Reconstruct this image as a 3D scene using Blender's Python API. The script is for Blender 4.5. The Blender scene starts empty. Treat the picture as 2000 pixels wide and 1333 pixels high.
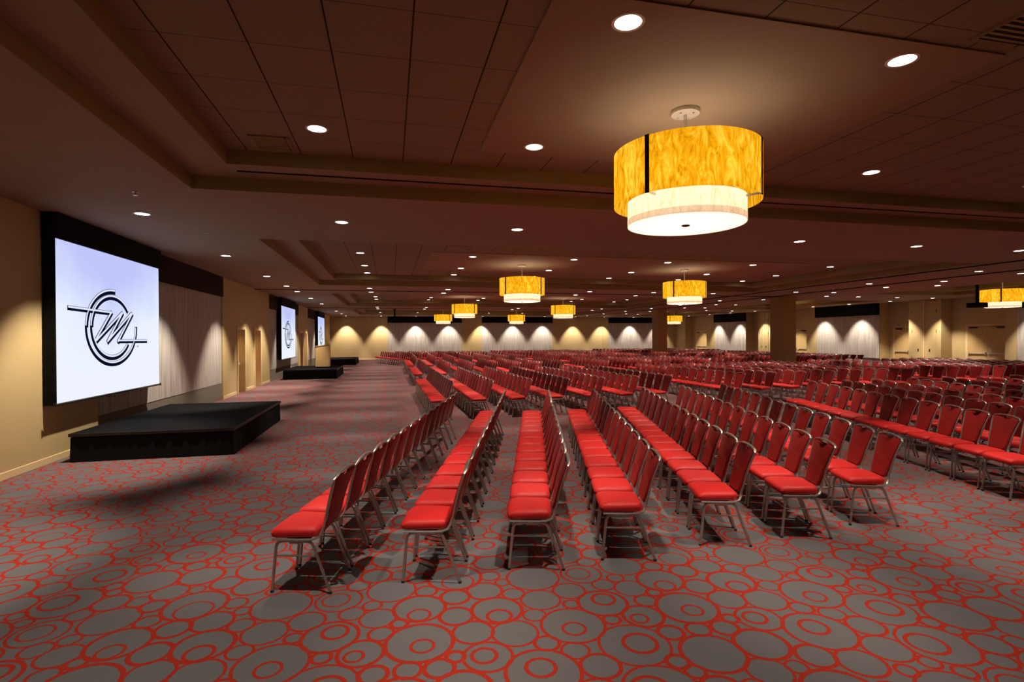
import bpy, bmesh, math, random
import numpy as np
from mathutils import Matrix, Vector
rnd = random.Random(7)
S = bpy.context.scene
COL = S.collection
PI = math.pi

# ------------------------------------------------------------------ materials
def mat(name, color=(.5, .5, .5), rough=.6, metal=0., spec=.3):
    m = bpy.data.materials.new(name); m.use_nodes = True
    p = m.node_tree.nodes['Principled BSDF']
    p.inputs['Base Color'].default_value = (*color, 1)
    p.inputs['Roughness'].default_value = rough
    p.inputs['Metallic'].default_value = metal
    p.inputs['Specular IOR Level'].default_value = spec
    return m
def N(m, typ, **kw):
    n = m.node_tree.nodes.new(typ)
    for k, v in kw.items():
        if k.startswith('i_'):
            key = k[2:]
            n.inputs[int(key) if key.isdigit() else key.replace('_', ' ')].default_value = v
        else: setattr(n, k, v)
    return n
def LK(m, a, b): m.node_tree.links.new(a, b)
def P(m): return m.node_tree.nodes['Principled BSDF']
def mix_color(m, fac, c1, c2):
    n = N(m, 'ShaderNodeMix', data_type='RGBA')
    if hasattr(fac, 'is_output'): LK(m, fac, n.inputs[0])
    else: n.inputs[0].default_value = fac
    for i, c in ((6, c1), (7, c2)):
        if hasattr(c, 'is_output'): LK(m, c, n.inputs[i])
        else: n.inputs[i].default_value = (*c, 1)
    return n.outputs[2]
def noise(m, scale=(1, 1, 1), s=1., detail=3., coord='Object', rough=.5, dist=0.):
    tc = N(m, 'ShaderNodeTexCoord'); mp = N(m, 'ShaderNodeMapping')
    mp.inputs['Scale'].default_value = scale
    LK(m, tc.outputs[coord], mp.inputs[0])
    n = N(m, 'ShaderNodeTexNoise'); n.inputs['Scale'].default_value = s; n.inputs['Detail'].default_value = detail
    n.inputs['Roughness'].default_value = rough; n.inputs['Distortion'].default_value = dist
    LK(m, mp.outputs[0], n.inputs['Vector'])
    return n.outputs[0]
def ramp(m, src, stops):
    r = N(m, 'ShaderNodeValToRGB'); e = r.color_ramp.elements
    while len(e) < len(stops): e.new(.5)
    for el, (p, c) in zip(e, stops): el.position = p; el.color = (*c, 1)
    LK(m, src, r.inputs[0]); return r.outputs[0]
def bump(m, src, strength=.2, dist=.01):
    b = N(m, 'ShaderNodeBump'); b.inputs['Strength'].default_value = strength; b.inputs['Distance'].default_value = dist
    LK(m, src, b.inputs['Height']); LK(m, b.outputs[0], P(m).inputs['Normal'])
def math_n(m, op, a, b=None, c=None):
    n = N(m, 'ShaderNodeMath', operation=op)
    for i, v in enumerate((a, b, c)):
        if v is None: continue
        if hasattr(v, 'is_output'): LK(m, v, n.inputs[i])
        else: n.inputs[i].default_value = v
    return n.outputs[0]
def noisy(name, c1, c2, s=8, scale=(1, 1, 1), rough=.7, detail=4, bs=0., metal=0., spec=.3):
    m = mat(name, c1, rough, metal, spec)
    t = noise(m, scale, s, detail)
    LK(m, ramp(m, t, [(.3, c1), (.7, c2)]), P(m).inputs['Base Color'])
    if bs: bump(m, t, bs, .004)
    return m

M = {}
M['metal'] = noisy('brushed_chair_metal', (.46, .435, .41), (.55, .52, .49), 30, rough=.30, metal=.85, spec=.5)
M['nickel'] = noisy('satin_nickel', (.66, .62, .57), (.76, .72, .66), 40, rough=.35, metal=.5, spec=.5)
M['darkmetal'] = mat('dark_metal', (.03, .025, .02), .45, .3)
M['glide'] = mat('nylon_glide', (.05, .045, .045), .5)
M['brace'] = mat('black_brace', (.02, .02, .02), .5, .4)
def fabric(name, c1, c2):
    m = mat(name, c1, .55, 0, .35)
    t = noise(m, (1, 1, 1), 420, 2)
    LK(m, ramp(m, t, [(.35, c1), (.65, c2)]), P(m).inputs['Base Color'])
    P(m).inputs['Sheen Weight'].default_value = .05
    P(m).inputs['Sheen Tint'].default_value = (1, .3, .25, 1)
    bump(m, t, .12, .002)
    return m
M['seat'] = fabric('red_seat_fabric', (.56, .012, .011), (.64, .018, .016))
M['back'] = fabric('red_back_shaded', (.235, .005, .0045), (.285, .007, .006))  # same fabric as the seat, darkened to paint in its grazing-light shade
# walls
def vinyl(name, c1, c2):
    m = mat(name, c1, .55, 0, .35)
    a = noise(m, (1, 1, 1), 1.3, 4); b = noise(m, (3, 3, 90), 6, 3)
    k = math_n(m, 'ADD', math_n(m, 'MULTIPLY', a, .35), math_n(m, 'MULTIPLY', b, .65))
    LK(m, ramp(m, k, [(.35, c1), (.65, c2)]), P(m).inputs['Base Color'])
    bump(m, b, .06, .003)
    return m
M['wall'] = vinyl('honey_wall_vinyl', (.49, .36, .165), (.56, .415, .20))
M['wood'] = vinyl('column_wood_veneer', (.34, .20, .06), (.41, .245, .08))
m = mat('grey_streaked_panel', (.4, .36, .32), .6)
a = noise(m, (9, 9, .35), 2.2, 5); b = noise(m, (38, 38, .6), 2.0, 3)
k = math_n(m, 'ADD', math_n(m, 'MULTIPLY', a, .6), math_n(m, 'MULTIPLY', b, .4))
LK(m, ramp(m, k, [(.34, (.30, .265, .23)), (.5, (.45, .405, .36)), (.66, (.60, .55, .50))]), P(m).inputs['Base Color'])
M['panel'] = m
M['dado'] = noisy('dado_carpet', (.16, .135, .10), (.21, .18, .14), 60, rough=.9)
M['header'] = noisy('dark_header_cloth', (.020, .009, .008), (.028, .012, .010), 40, rough=.9)
M['black'] = noisy('black_cloth', (.006, .006, .007), (.010, .010, .011), 60, rough=.9, spec=.15)
M['trim'] = noisy('maple_trim', (.72, .53, .28), (.78, .58, .32), 20, (1, 1, 8), rough=.45)
M['door'] = noisy('maple_door_veneer', (.52, .35, .14), (.60, .42, .18), 5, (6, 6, .5), rough=.45)
M['white'] = mat('white_plastic', (.75, .73, .68), .4)
M['lectern'] = noisy('lectern_maple', (.62, .38, .14), (.70, .45, .19), 6, (7, 7, .6), rough=.4)
M['deck'] = noisy('stage_deck_carpet', (.004, .004, .0045), (.007, .007, .0075), 90, rough=.9, bs=.2, spec=.08)
# ceiling
M['ceil'] = noisy('ceiling_paint', (.30, .208, .138), (.318, .222, .147), 2, rough=.85)
M['riser'] = noisy('coffer_riser_olive', (.30, .225, .095), (.315, .235, .10), 2, rough=.85)  # risers a more olive tone than the soffit
m = mat('ceiling_tile', (.45, .345, .255), .9)
tc = N(m, 'ShaderNodeTexCoord'); sp = N(m, 'ShaderNodeSeparateXYZ'); LK(m, tc.outputs['Object'], sp.inputs[0])
def gridline(o, off, pitch, hw):
    f = math_n(m, 'FRACT', math_n(m, 'DIVIDE', math_n(m, 'SUBTRACT', o, off), pitch))
    d = math_n(m, 'ABSOLUTE', math_n(m, 'SUBTRACT', f, .5))
    return math_n(m, 'GREATER_THAN', d, .5 - hw / pitch)
lx = gridline(sp.outputs[0], -1.71, .63, .007); ly = gridline(sp.outputs[1], 3.88, .68, .0045)
t = noise(m, (1, 1, 1), 70, 4)
c0 = ramp(m, t, [(.35, (.245, .176, .110)), (.65, (.272, .197, .125))])
c1 = mix_color(m, lx, c0, (.03, .015, .01)); c2 = mix_color(m, math_n(m, 'MULTIPLY', ly, .75), c1, (.04, .02, .012))
LK(m, c2, P(m).inputs['Base Color']); M['tile'] = m
M['slot'] = mat('black_slot', (.01, .008, .006), .8)

def emit(name, color, strength):
    m = bpy.data.materials.new(name); m.use_nodes = True
    nt = m.node_tree; nt.nodes.remove(nt.nodes['Principled BSDF'])
    e = N(m, 'ShaderNodeEmission'); e.inputs[0].default_value = (*color, 1); e.inputs[1].default_value = strength
    LK(m, e.outputs[0], nt.nodes['Material Output'].inputs[0])
    return m
M['lens'] = emit('downlight_lens', (1, .95, .88), 9.)
# projected slide: white to lavender backdrop
m = emit('projected_slide', (.8, .82, 1), .9)
e = [n for n in m.node_tree.nodes if n.type == 'EMISSION'][0]
tc = N(m, 'ShaderNodeTexCoord'); sp = N(m, 'ShaderNodeSeparateXYZ'); LK(m, tc.outputs['Generated'], sp.inputs[0])
nz = noise(m, (1, 1, 1), 1.1, 2)
g = math_n(m, 'ADD', math_n(m, 'MULTIPLY', sp.outputs[2], .85), math_n(m, 'MULTIPLY', nz, .35))
edge = math_n(m, 'MULTIPLY', math_n(m, 'ABSOLUTE', math_n(m, 'SUBTRACT', sp.outputs[1], .45)), .5)
g = math_n(m, 'SUBTRACT', g, edge)
LK(m, ramp(m, g, [(.2, (.86, .90, 1)), (.42, (.82, .88, 1)), (.6, (.68, .74, 1)), (.85, (.53, .57, .96))]), e.inputs[0])
M['slide'] = m
M['ink'] = emit('slide_dark_ink', (.003, .004, .014), 1.)
M['chrome'] = emit('slide_pale_bevel', (.70, .75, .96), 1.)
M['grey_ink'] = emit('slide_grey_ink', (.25, .25, .35), 1.)

# amber shade: a glowing, marbled resin
def shade(name, stops, strength, tr=.6, vs=(4.5, 4.5, 1.5), s=2.4):
    m = bpy.data.materials.new(name); m.use_nodes = True
    nt = m.node_tree; nt.nodes.remove(nt.nodes['Principled BSDF'])
    t = noise(m, vs, s, 6, rough=.62, dist=1.6)
    c = ramp(m, t, stops)
    e = N(m, 'ShaderNodeEmission'); e.inputs[1].default_value = strength; LK(m, c, e.inputs[0])
    tl = N(m, 'ShaderNodeBsdfTranslucent'); LK(m, c, tl.inputs[0])
    df = N(m, 'ShaderNodeBsdfDiffuse'); LK(m, c, df.inputs[0])
    mx = N(m, 'ShaderNodeMixShader'); mx.inputs[0].default_value = tr
    LK(m, df.outputs[0], mx.inputs[1]); LK(m, tl.outputs[0], mx.inputs[2])
    ad = N(m, 'ShaderNodeAddShader'); LK(m, e.outputs[0], ad.inputs[0]); LK(m, mx.outputs[0], ad.inputs[1])
    LK(m, ad.outputs[0], nt.nodes['Material Output'].inputs[0])
    return m
M['amber'] = shade('amber_marbled_shade', [(.30, (.40, .15, .001)), (.48, (.66, .32, .004)), (.66, (.85, .52, .045))], .54)
M['cream'] = shade('cream_marbled_shade', [(.28, (.72, .56, .36)), (.5, (.90, .76, .58)), (.7, (1, .90, .74))], .24)
M['creamband'] = shade('cream_shade_band', [(.28, (.44, .31, .18)), (.5, (.58, .45, .33)), (.7, (.66, .54, .42))], .30)
M['diffuser'] = shade('frosted_diffuser', [(.3, (1, .90, .68)), (.7, (1, .92, .74))], .62, s=.4)

# carpet: a repeat of packed rings
def carpet():
    m = mat('ring_carpet', (.12, .11, .11), .95, 0, .1)
    L = 1.9; r_ = random.Random(11); circ = []
    def gap(x, y):
        g = 9
        for (a, b, r) in circ:
            dx = (x - a + L / 2) % L - L / 2; dy = (y - b + L / 2) % L - L / 2
            g = min(g, math.hypot(dx, dy) - r)
        return g
    def fill(rmax, rmin, tries, limit):
        n = 0
        for _ in range(tries):
            x, y = r_.uniform(0, L), r_.uniform(0, L); g = gap(x, y)
            if g >= rmin:
                R_ = min(rmax, g); circ.append((x, y, R_ if R_ < rmax else r_.uniform(max(rmin, rmax * .85), rmax))); n += 1
                if n >= limit: break
    circ.append((.5, .5, .21)); circ.append((1.5, 1.2, .22))
    fill(.22, .19, 900, 6); fill(.18, .145, 2500, 8); fill(.15, .11, 6000, 16); fill(.12, .075, 20000, 22); fill(.07, .05, 20000, 12)
    rings = [(x, y, r + .004, r_.uniform(.009, .0155)) for x, y, r in circ]
    for x, y, r in circ:
        if r > .125 and r_.random() < .42:
            a = r_.uniform(0, 2 * PI); k = r_.uniform(.34, .6); off = (r * (1 - k)) * r_.choice([.35, .6, .93])
            rings.append((x + off * math.cos(a), y + off * math.sin(a), r * k, r_.uniform(.008, .014)))
    tc = N(m, 'ShaderNodeTexCoord')
    nz = N(m, 'ShaderNodeTexNoise'); nz.inputs['Scale'].default_value = 170; nz.inputs['Detail'].default_value = 2
    LK(m, tc.outputs['Object'], nz.inputs['Vector'])
    off = N(m, 'ShaderNodeVectorMath', operation='MULTIPLY_ADD')
    LK(m, nz.outputs[1], off.inputs[0]); off.inputs[1].default_value = (.014, .014, 0); off.inputs[2].default_value = (-.007, -.007, 0)
    ad = N(m, 'ShaderNodeVectorMath', operation='ADD'); LK(m, tc.outputs['Object'], ad.inputs[0]); LK(m, off.outputs[0], ad.inputs[1])
    flat = N(m, 'ShaderNodeVectorMath', operation='MULTIPLY'); flat.inputs[1].default_value = (1, 1, 0); LK(m, ad.outputs[0], flat.inputs[0])
    acc = None
    for (x, y, r, w) in rings:
        wr = N(m, 'ShaderNodeVectorMath', operation='WRAP')
        wr.inputs[1].default_value = (x + L / 2, y + L / 2, 1); wr.inputs[2].default_value = (x - L / 2, y - L / 2, -1)
        LK(m, flat.outputs[0], wr.inputs[0])
        d = N(m, 'ShaderNodeVectorMath', operation='DISTANCE'); d.inputs[1].default_value = (x, y, 0); LK(m, wr.outputs[0], d.inputs[0])
        c = math_n(m, 'COMPARE', d.outputs['Value'], r, w)
        acc = c if acc is None else math_n(m, 'MAXIMUM', acc, c)
    n2 = noise(m, (1, 1, 1), 260, 3); n3 = noise(m, (1, 1, 1), 3, 3)
    grey = ramp(m, n2, [(.3, CARPET_G[0]), (.7, CARPET_G[1])])
    red = ramp(m, n2, [(.3, CARPET_R[0]), (.7, CARPET_R[1])])
    LK(m, mix_color(m, acc, grey, red), P(m).inputs['Base Color'])
    bump(m, n2, .5, .006)
    return m
CARPET_G = ((.098, .091, .094), (.168, .156, .160)); CARPET_R = ((.25, .018, .010), (.42, .032, .015))
M['carpet'] = carpet()

# ------------------------------------------------------------------ mesh helpers
class MB:
    def __init__(self): self.v = []; self.f = []; self.mi = []
    def add(self, vs, fs, k=0):
        o = len(self.v); self.v += [tuple(p) for p in vs]; self.f += [tuple(i + o for i in f) for f in fs]; self.mi += [k] * len(fs)
    def box(self, x0, x1, y0, y1, z0, z1, k=0):
        self.add([(x0, y0, z0), (x1, y0, z0), (x1, y1, z0), (x0, y1, z0), (x0, y0, z1), (x1, y0, z1), (x1, y1, z1), (x0, y1, z1)],
                 [(0, 3, 2, 1), (4, 5, 6, 7), (0, 1, 5, 4), (1, 2, 6, 5), (2, 3, 7, 6), (3, 0, 4, 7)], k)
    def quad(self, a, b, c, d, k=0): self.add([a, b, c, d], [(0, 1, 2, 3)], k)
    def tube(self, pts, rx, ry=None, n=8, up=(0, 0, 1), caps=True, k=0):
        ry = rx if ry is None else ry
        pts = [Vector(p) for p in pts]; rings = []
        for i, p in enumerate(pts):
            t = (pts[min(i + 1, len(pts) - 1)] - pts[max(i - 1, 0)]).normalized()
            s = t.cross(Vector(up))
            if s.length < 1e-3: s = t.cross(Vector((0, 1, 0)))
            s.normalize(); u = s.cross(t)
            rings.append([p + s * (rx * math.cos(2 * PI * j / n)) + u * (ry * math.sin(2 * PI * j / n)) for j in range(n)])
        self.rings(rings, True, caps, k)
    def rings(self, rings, closed=True, caps=True, k=0):
        n = len(rings[0]); vs = [q for r in rings for q in r]; fs = []
        for i in range(len(rings) - 1):
            for j in range(n if closed else n - 1):
                a = i * n + j; b = i * n + (j + 1) % n
                fs.append((a, b, b + n, a + n))
        if caps: fs.append(tuple(range(n - 1, -1, -1))); fs.append(tuple((len(rings) - 1) * n + j for j in range(n)))
        self.add(vs, fs, k)
    def lathe(self, prof, n=32, c=(0, 0), k=0, caps=True):
        self.rings([[(c[0] + r * math.cos(2 * PI * j / n), c[1] + r * math.sin(2 * PI * j / n), z) for j in range(n)] for r, z in prof], True, caps, k)
    def mesh(self, name, mats, smooth=True, fix=True):
        me = bpy.data.meshes.new(name); me.from_pydata(self.v, [], self.f)
        for mm in (mats if isinstance(mats, (list, tuple)) else [mats]): me.materials.append(mm)
        me.polygons.foreach_set('material_index', self.mi)
        if fix:
            b = bmesh.new(); b.from_mesh(me); bmesh.ops.recalc_face_normals(b, faces=b.faces); b.to_mesh(me); b.free()
        if smooth:
            me.polygons.foreach_set('use_smooth', [True] * len(me.polygons))
            try: me.set_sharp_from_angle(angle=math.radians(38))
            except Exception: pass
        me.update(); return me
    def obj(self, name, mats, parent=None, smooth=True, fix=True, bevel=0):
        o = bpy.data.objects.new(name, self.mesh(name, mats, smooth, fix)); COL.objects.link(o)
        if parent: o.parent = parent
        if bevel:
            b = o.modifiers.new('bevel', 'BEVEL'); b.width = bevel; b.segments = 2; b.limit_method = 'ANGLE'
        return o
def tag(o, label=None, cat=None, group=None, kind=None):
    if label: o['label'] = label
    if cat: o['category'] = cat
    if group: o['group'] = group
    if kind: o['kind'] = kind
    return o
def thing(name, label, cat, loc=(0, 0, 0), rz=0, group=None):
    o = bpy.data.objects.new(name, None); COL.objects.link(o); o.empty_display_size = .1
    o.location = loc; o.rotation_euler = (0, 0, rz)
    return tag(o, label, cat, group)
def struct(o, label, cat='wall'): return tag(o, label, cat, None, 'structure')
def dup(root, loc, rz, label, group=None, light_energy=None):
    r = root.copy(); COL.objects.link(r); r.location = loc; r.rotation_euler = (0, 0, rz); tag(r, label, None, group)
    for ch in KIDS[root.name]:
        c = ch.copy(); COL.objects.link(c); c.parent = r
        for g in KIDS.get(ch.name, ()):
            d = g.copy(); COL.objects.link(d); d.parent = c
    return r
KIDS = {}
def remember(root):
    KIDS[root.name] = list(root.children)
    for c in root.children: KIDS[c.name] = list(c.children)
ORD = 'zeroth first second third fourth fifth sixth seventh eighth ninth tenth eleventh twelfth thirteenth fourteenth fifteenth sixteenth seventeenth eighteenth nineteenth twentieth'.split()

# ------------------------------------------------------------------ camera
Rm = [[0.9746291494528687, -0.22377724035685637, -0.004665590535759717], [-0.006034966030255638, -0.005435839527034517, -0.9999670148728157], [0.22374449763467102, 0.9746251578668109, -0.006648415698693915]]
CAMH = 1.95; FPX = 1038.28
cam = bpy.data.cameras.new('camera'); cam.sensor_width = 36; cam.lens = 36 * FPX / 2000; cam.clip_end = 200
co = bpy.data.objects.new('camera', cam); COL.objects.link(co)
mw = Matrix(((Rm[0][0], -Rm[1][0], -Rm[2][0], 0), (Rm[0][1], -Rm[1][1], -Rm[2][1], 0), (Rm[0][2], -Rm[1][2], -Rm[2][2], CAMH), (0, 0, 0, 1)))
co.matrix_world = mw
S.camera = co
def proj(p):
    d = (p[0], p[1], p[2] - CAMH); c = [sum(Rm[i][j] * d[j] for j in range(3)) for i in range(3)]
    return (1000 + FPX * c[0] / c[2], 666.5 + FPX * c[1] / c[2], c[2]) if c[2] > .2 else (-9999, -9999, c[2])

# ------------------------------------------------------------------ room
XL, XR, YN, YF, ZC = -5.23, 29.0, -2.2, 50.1, 3.93
Z2, Z3 = 4.11, 4.29
b = MB(); b.box(XL - .5, XR + 1.2, YN - .3, YF + .4, -.1, 0); struct(b.obj('floor', M['carpet'], smooth=False), 'grey ballroom carpet patterned with packed red rings', 'floor')

# ceiling with stepped coffers
COF = [(x0, x1, y0, y1) for (x0, x1) in ((-2.53, 15.9), (22.4, 27.2)) for (y0, y1) in ((-1.6, 7.76), (11.4, 20.75), (24.7, 34.0), (38.0, 46.6))]
IN = .58
b = MB()
xs = sorted({XL - .4, XR + 1.1, *[c[0] for c in COF], *[c[1] for c in COF]}); ys = sorted({YN - .2, YF + .3, *[c[2] for c in COF], *[c[3] for c in COF]})
def inside(x, y, rects): return any(r[0] < x < r[1] and r[2] < y < r[3] for r in rects)
for i in range(len(xs) - 1):
    for j in range(len(ys) - 1):
        if not inside((xs[i] + xs[i + 1]) / 2, (ys[j] + ys[j + 1]) / 2, COF):
            b.quad((xs[i], ys[j], ZC), (xs[i], ys[j + 1], ZC), (xs[i + 1], ys[j + 1], ZC), (xs[i + 1], ys[j], ZC), 0)
def rimwall(x0, x1, y0, y1, za, zb, k):
    p = [(x0, y0), (x1, y0), (x1, y1), (x0, y1)]
    for q in range(4):
        a, c = p[q], p[(q + 1) % 4]; b.quad((*a, za), (*c, za), (*c, zb), (*a, zb), k)
GYP = [(1.105, 5.0, 3.4, 6.57), (1.1, 13.4, 14.55, 18.3), (1.1, 13.4, 27.9, 31.6), (1.1, 13.4, 41.2, 44.5)]
for (x0, x1, y0, y1) in COF:
    rimwall(x0, x1, y0, y1, ZC, Z2, 1)
    a0, a1, c0, c1 = x0 + IN, x1 - IN, y0 + IN, y1 - IN
    for q in ((x0, x1, y0, c0), (x0, x1, c1, y1), (x0, a0, c0, c1), (a1, x1, c0, c1)):
        b.quad((q[0], q[2], Z2), (q[0], q[3], Z2), (q[1], q[3], Z2), (q[1], q[2], Z2), 0)
    rimwall(a0, a1, c0, c1, Z2, Z3, 1)
    b.quad((a0, c0, Z3), (a0, c1, Z3), (a1, c1, Z3), (a1, c0, Z3), 2)
b.box(XL - .4, XR + 1.1, YN - .2, YF + .3, 4.6, 4.7, 0)
ceil = struct(b.obj('ceiling', [M['ceil'], M['riser'], M['tile']], smooth=False, fix=False), 'stepped coffered tan ceiling with square tiles', 'ceiling')
tn = 0
def trim(mb, material, label, cat='trim', bevel=0, smooth=False):
    global tn; tn += 1
    return struct(mb.obj(f'trim_{tn}', material, smooth=smooth, bevel=bevel), label, cat)
for k, (x0, x1, y0, y1) in enumerate(GYP):
    b = MB(); b.box(x0, x1, y0, y1, Z3 - .014, Z3 + .1); trim(b, M['ceil'], f'smooth plaster field set in the tiles of the {ORD[k+1]} coffer', 'ceiling')
for k, (y0, y1) in enumerate(((7.44, 7.47), (20.42, 20.45), (33.7, 33.73))):
    b = MB(); b.box(-1.9, 15.2, y0, y1, Z2 - .012, Z2 + .02); trim(b, M['slot'], f'black air slot along the far ledge of the {ORD[k+1]} coffer', 'vent')
for k, y in enumerate((9.9, 22.9, 36.1)):
    if k == 0: continue
    b = MB(); b.box(XL, 18.9, y - .045, y + .045, ZC - .02, ZC + .02); trim(b, M['slot'], f'dark partition track across the ceiling, {ORD[k]} from the camera', 'track')
for k, x in enumerate((16.25, 18.6)):
    b = MB(); b.box(x - .05, x + .05, YN, YF, ZC - .025, ZC + .02); trim(b, M['slot'], f'dark partition track running lengthwise beside the columns, {("stage side","door side")[k]}', 'track')

# walls as runs of boxes: pieces (a0,a1,z0,z1) along an axis
def wallrun(axis, base, back, pieces, name, label):
    b = MB()
    for (a0, a1, z0, z1, off) in pieces:
        if axis == 'x':   # plane x = base+off
            b.box(min(base + off, back), max(base + off, back), a0, a1, z0, z1)
        else: b.box(a0, a1, min(base + off, back), max(base + off, back), z0, z1)
    return struct(b.obj(name, M['wall'], smooth=False), label)
TOP = ZC + .02
N1, N2, N3 = (11.2, 18.7), (25.5, 33.1), (36.9, 44.3)
LD = [(20.3, 21.45), (22.7, 23.9), (33.55, 34.85), (35.25, 36.5)]
pc = []
def pier(y0, y1, doors=()):
    y = y0
    for (d0, d1) in doors:
        pc.append((y, d0, 0, TOP, 0)); pc.append((d0, d1, 2.4, TOP, 0)); pc.append((d0, d1, 0, 2.41, -.27)); y = d1
    pc.append((y, y1, 0, TOP, 0))
pier(YN, N1[0]); pier(N1[1], N2[0], LD[:2]); pier(N2[1], N3[0], LD[2:]); pier(N3[1], YF)
for n in (N1, N2, N3): pc.append((n[0], n[1], 0, TOP, -.09))
wallrun('x', XL, XL - .45, pc, 'wall_left', 'honey coloured wall behind the stages')
for k, n in enumerate((N1, N2, N3)):
    w = ('nearest', 'middle', 'farthest')[k]
    b = MB(); b.box(XL - .085, XL - .04, n[0], n[1], .53, ZC); trim(b, M['panel'], f'grey streaked panel behind the {w} stage', 'panel')
    b = MB(); b.box(XL - .085, XL - .05, n[0], n[1], .09, .52); trim(b, M['dado'], f'olive grey dado below the panel at the {w} stage', 'panel')
    b = MB(); b.box(XL - .085, XL - .045, n[0], n[1], .52, .545); trim(b, M['darkmetal'], f'thin dark rail over the dado at the {w} stage', 'trim')
    b = MB(); b.box(XL - .08, XL - .045, n[0], n[1], 0, .09); trim(b, M['dado'], f'low skirting under the dado at the {w} stage', 'trim')
    hy0 = n[0] - 1.58 if k == 0 else n[0]
    b = MB(); b.box(XL - .085, XL + .03, hy0, n[1], 3.3, ZC); trim(b, M['header'], f'dark brown header band above the {w} stage screen', 'header')
b = MB()
for (y0, y1) in ((YN, N1[0]), (N1[1], LD[0][0]), (LD[0][1], LD[1][0]), (LD[1][1], N2[0]), (N2[1], LD[2][0]), (LD[2][1], LD[3][0]), (LD[3][1], N3[0]), (N3[1], YF)):
    b.box(XL - .01, XL + .016, y0 + (.09 if any(abs(y0 - d[1]) < .01 for d in LD) else 0), y1 - (.09 if any(abs(y1 - d[0]) < .01 for d in LD) else 0), 0, .11)
struct(b.obj('baseboard_left', M['trim'], smooth=False, bevel=.006), 'pale maple baseboard along the stage wall', 'baseboard')

dn = 0
def door(axis, base, a0, a1, zt, leaf_off, facing, label, double=False, bar=True, lever=False, fw=.085):
    """door set in an opening: frame, leaves, closer, hardware. axis 'x': wall plane x=base, spans y; facing = +1 room is towards +axis."""
    global dn; dn += 1
    root = bpy.data.objects.new(f'door_{dn}', None); COL.objects.link(root); struct(root, label, 'door')
    root.location = (base, (a0 + a1) / 2, 0) if axis == 'x' else ((a0 + a1) / 2, base, 0)
    W = (a1 - a0) / 2
    def put(name, m, bxs, bev=.004):
        b = MB()
        for (u0, u1, d0, d1, z0, z1) in bxs:     # u along wall, d towards the room
            e0, e1 = sorted((d0 * facing, d1 * facing))
            if axis == 'x': b.box(e0, e1, u0, u1, z0, z1)
            else: b.box(u0, u1, e0, e1, z0, z1)
        return b.obj(name, m, root, smooth=False, bevel=bev)
    put('door_frame', M['trim'], [(-W - fw, -W + .035, leaf_off, .025, 0, zt + fw), (W - .035, W + fw, leaf_off, .025, 0, zt + fw), (-W + .035, W - .035, leaf_off, .025, zt - .03, zt + fw)])
    gaps = [(-W + .04, W - .04)] if not double else [(-W + .04, -.004), (.004, W - .04)]
    for i, (u0, u1) in enumerate(gaps):
        put('door_leaf', M['door'], [(u0, u1, leaf_off - .02, leaf_off + .025, .012, zt - .035)], .003)
        uc = u0 + .12 if i == 0 else u1 - .5
        put('door_closer', M['darkmetal'], [(uc, uc + .38, leaf_off + .025, leaf_off + .085, zt - .14, zt - .07), (uc + .1, uc + .62 if uc + .62 < u1 else u1, leaf_off + .05, leaf_off + .065, zt - .065, zt - .05)])
        if bar: put('push_bar', M['nickel'], [(u0 + .05, u1 - .05, leaf_off + .06, leaf_off + .095, 1.0, 1.05), (u0 + .05, u0 + .12, leaf_off + .02, leaf_off + .1, .97, 1.08), (u1 - .12, u1 - .05, leaf_off + .02, leaf_off + .1, .97, 1.08)])
        if lever: put('door_handle', M['nickel'], [(u1 - .14, u1 - .08, leaf_off + .02, leaf_off + .04, .92, 1.12), (u1 - .24, u1 - .09, leaf_off + .07, leaf_off + .09, 1.01, 1.035), (u1 - .125, u1 - .095, leaf_off + .03, leaf_off + .09, 1.0, 1.04)])
    return root
for k, (d0, d1) in enumerate(LD):
    door('x', XL, d0 + .09, d1 - .09, 2.4 - .09, -.24, 1, f'narrow recessed maple door on the stage wall, {ORD[k+1]} from the camera', bar=(k % 2 == 0), lever=(k % 2 == 1))

# far wall
FP = [(-.2, 6.6), (8.56, 15.56), (21.5, 27.5)]
pc = [(XL - .4, XR + 1.1, 0, TOP, .05)] + [(a, c, 0, TOP, 0) for a, c in ((XL - .4, -.2), (6.6, 8.56), (15.56, 16.3), (20.9, 21.5), (27.5, XR + .4))]
wallrun('y', YF, YF + .5, pc, 'wall_far', 'honey coloured far wall with grey panels')
for k, (x0, x1) in enumerate(FP):
    b = MB(); b.box(x0, x1, YF + .01, YF + .06, .4, ZC); trim(b, M['panel'], f'grey streaked panel on the far wall, {ORD[k+1]} from the stage side', 'panel')
    b = MB(); b.box(x0, x1, YF - .18, YF + .04, 3.36, ZC); trim(b, M['black'], f'black screen header on the far wall, {ORD[k+1]} from the stage side', 'header', .008)
    b = MB(); b.box(x0, x1, YF + .008, YF + .055, .02, .39); trim(b, M['dado'], f'dado under the far wall panel, {ORD[k+1]} from the stage side', 'panel')
b = MB()
for (a, c) in ((XL, -.2), (6.6, 8.56), (15.56, 16.3), (20.9, 21.5), (27.5, XR)): b.box(a, c, YF - .016, YF + .01, 0, .11)
struct(b.obj('baseboard_far', M['trim'], smooth=False, bevel=.006), 'pale maple baseboard along the far wall', 'baseboard')

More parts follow.
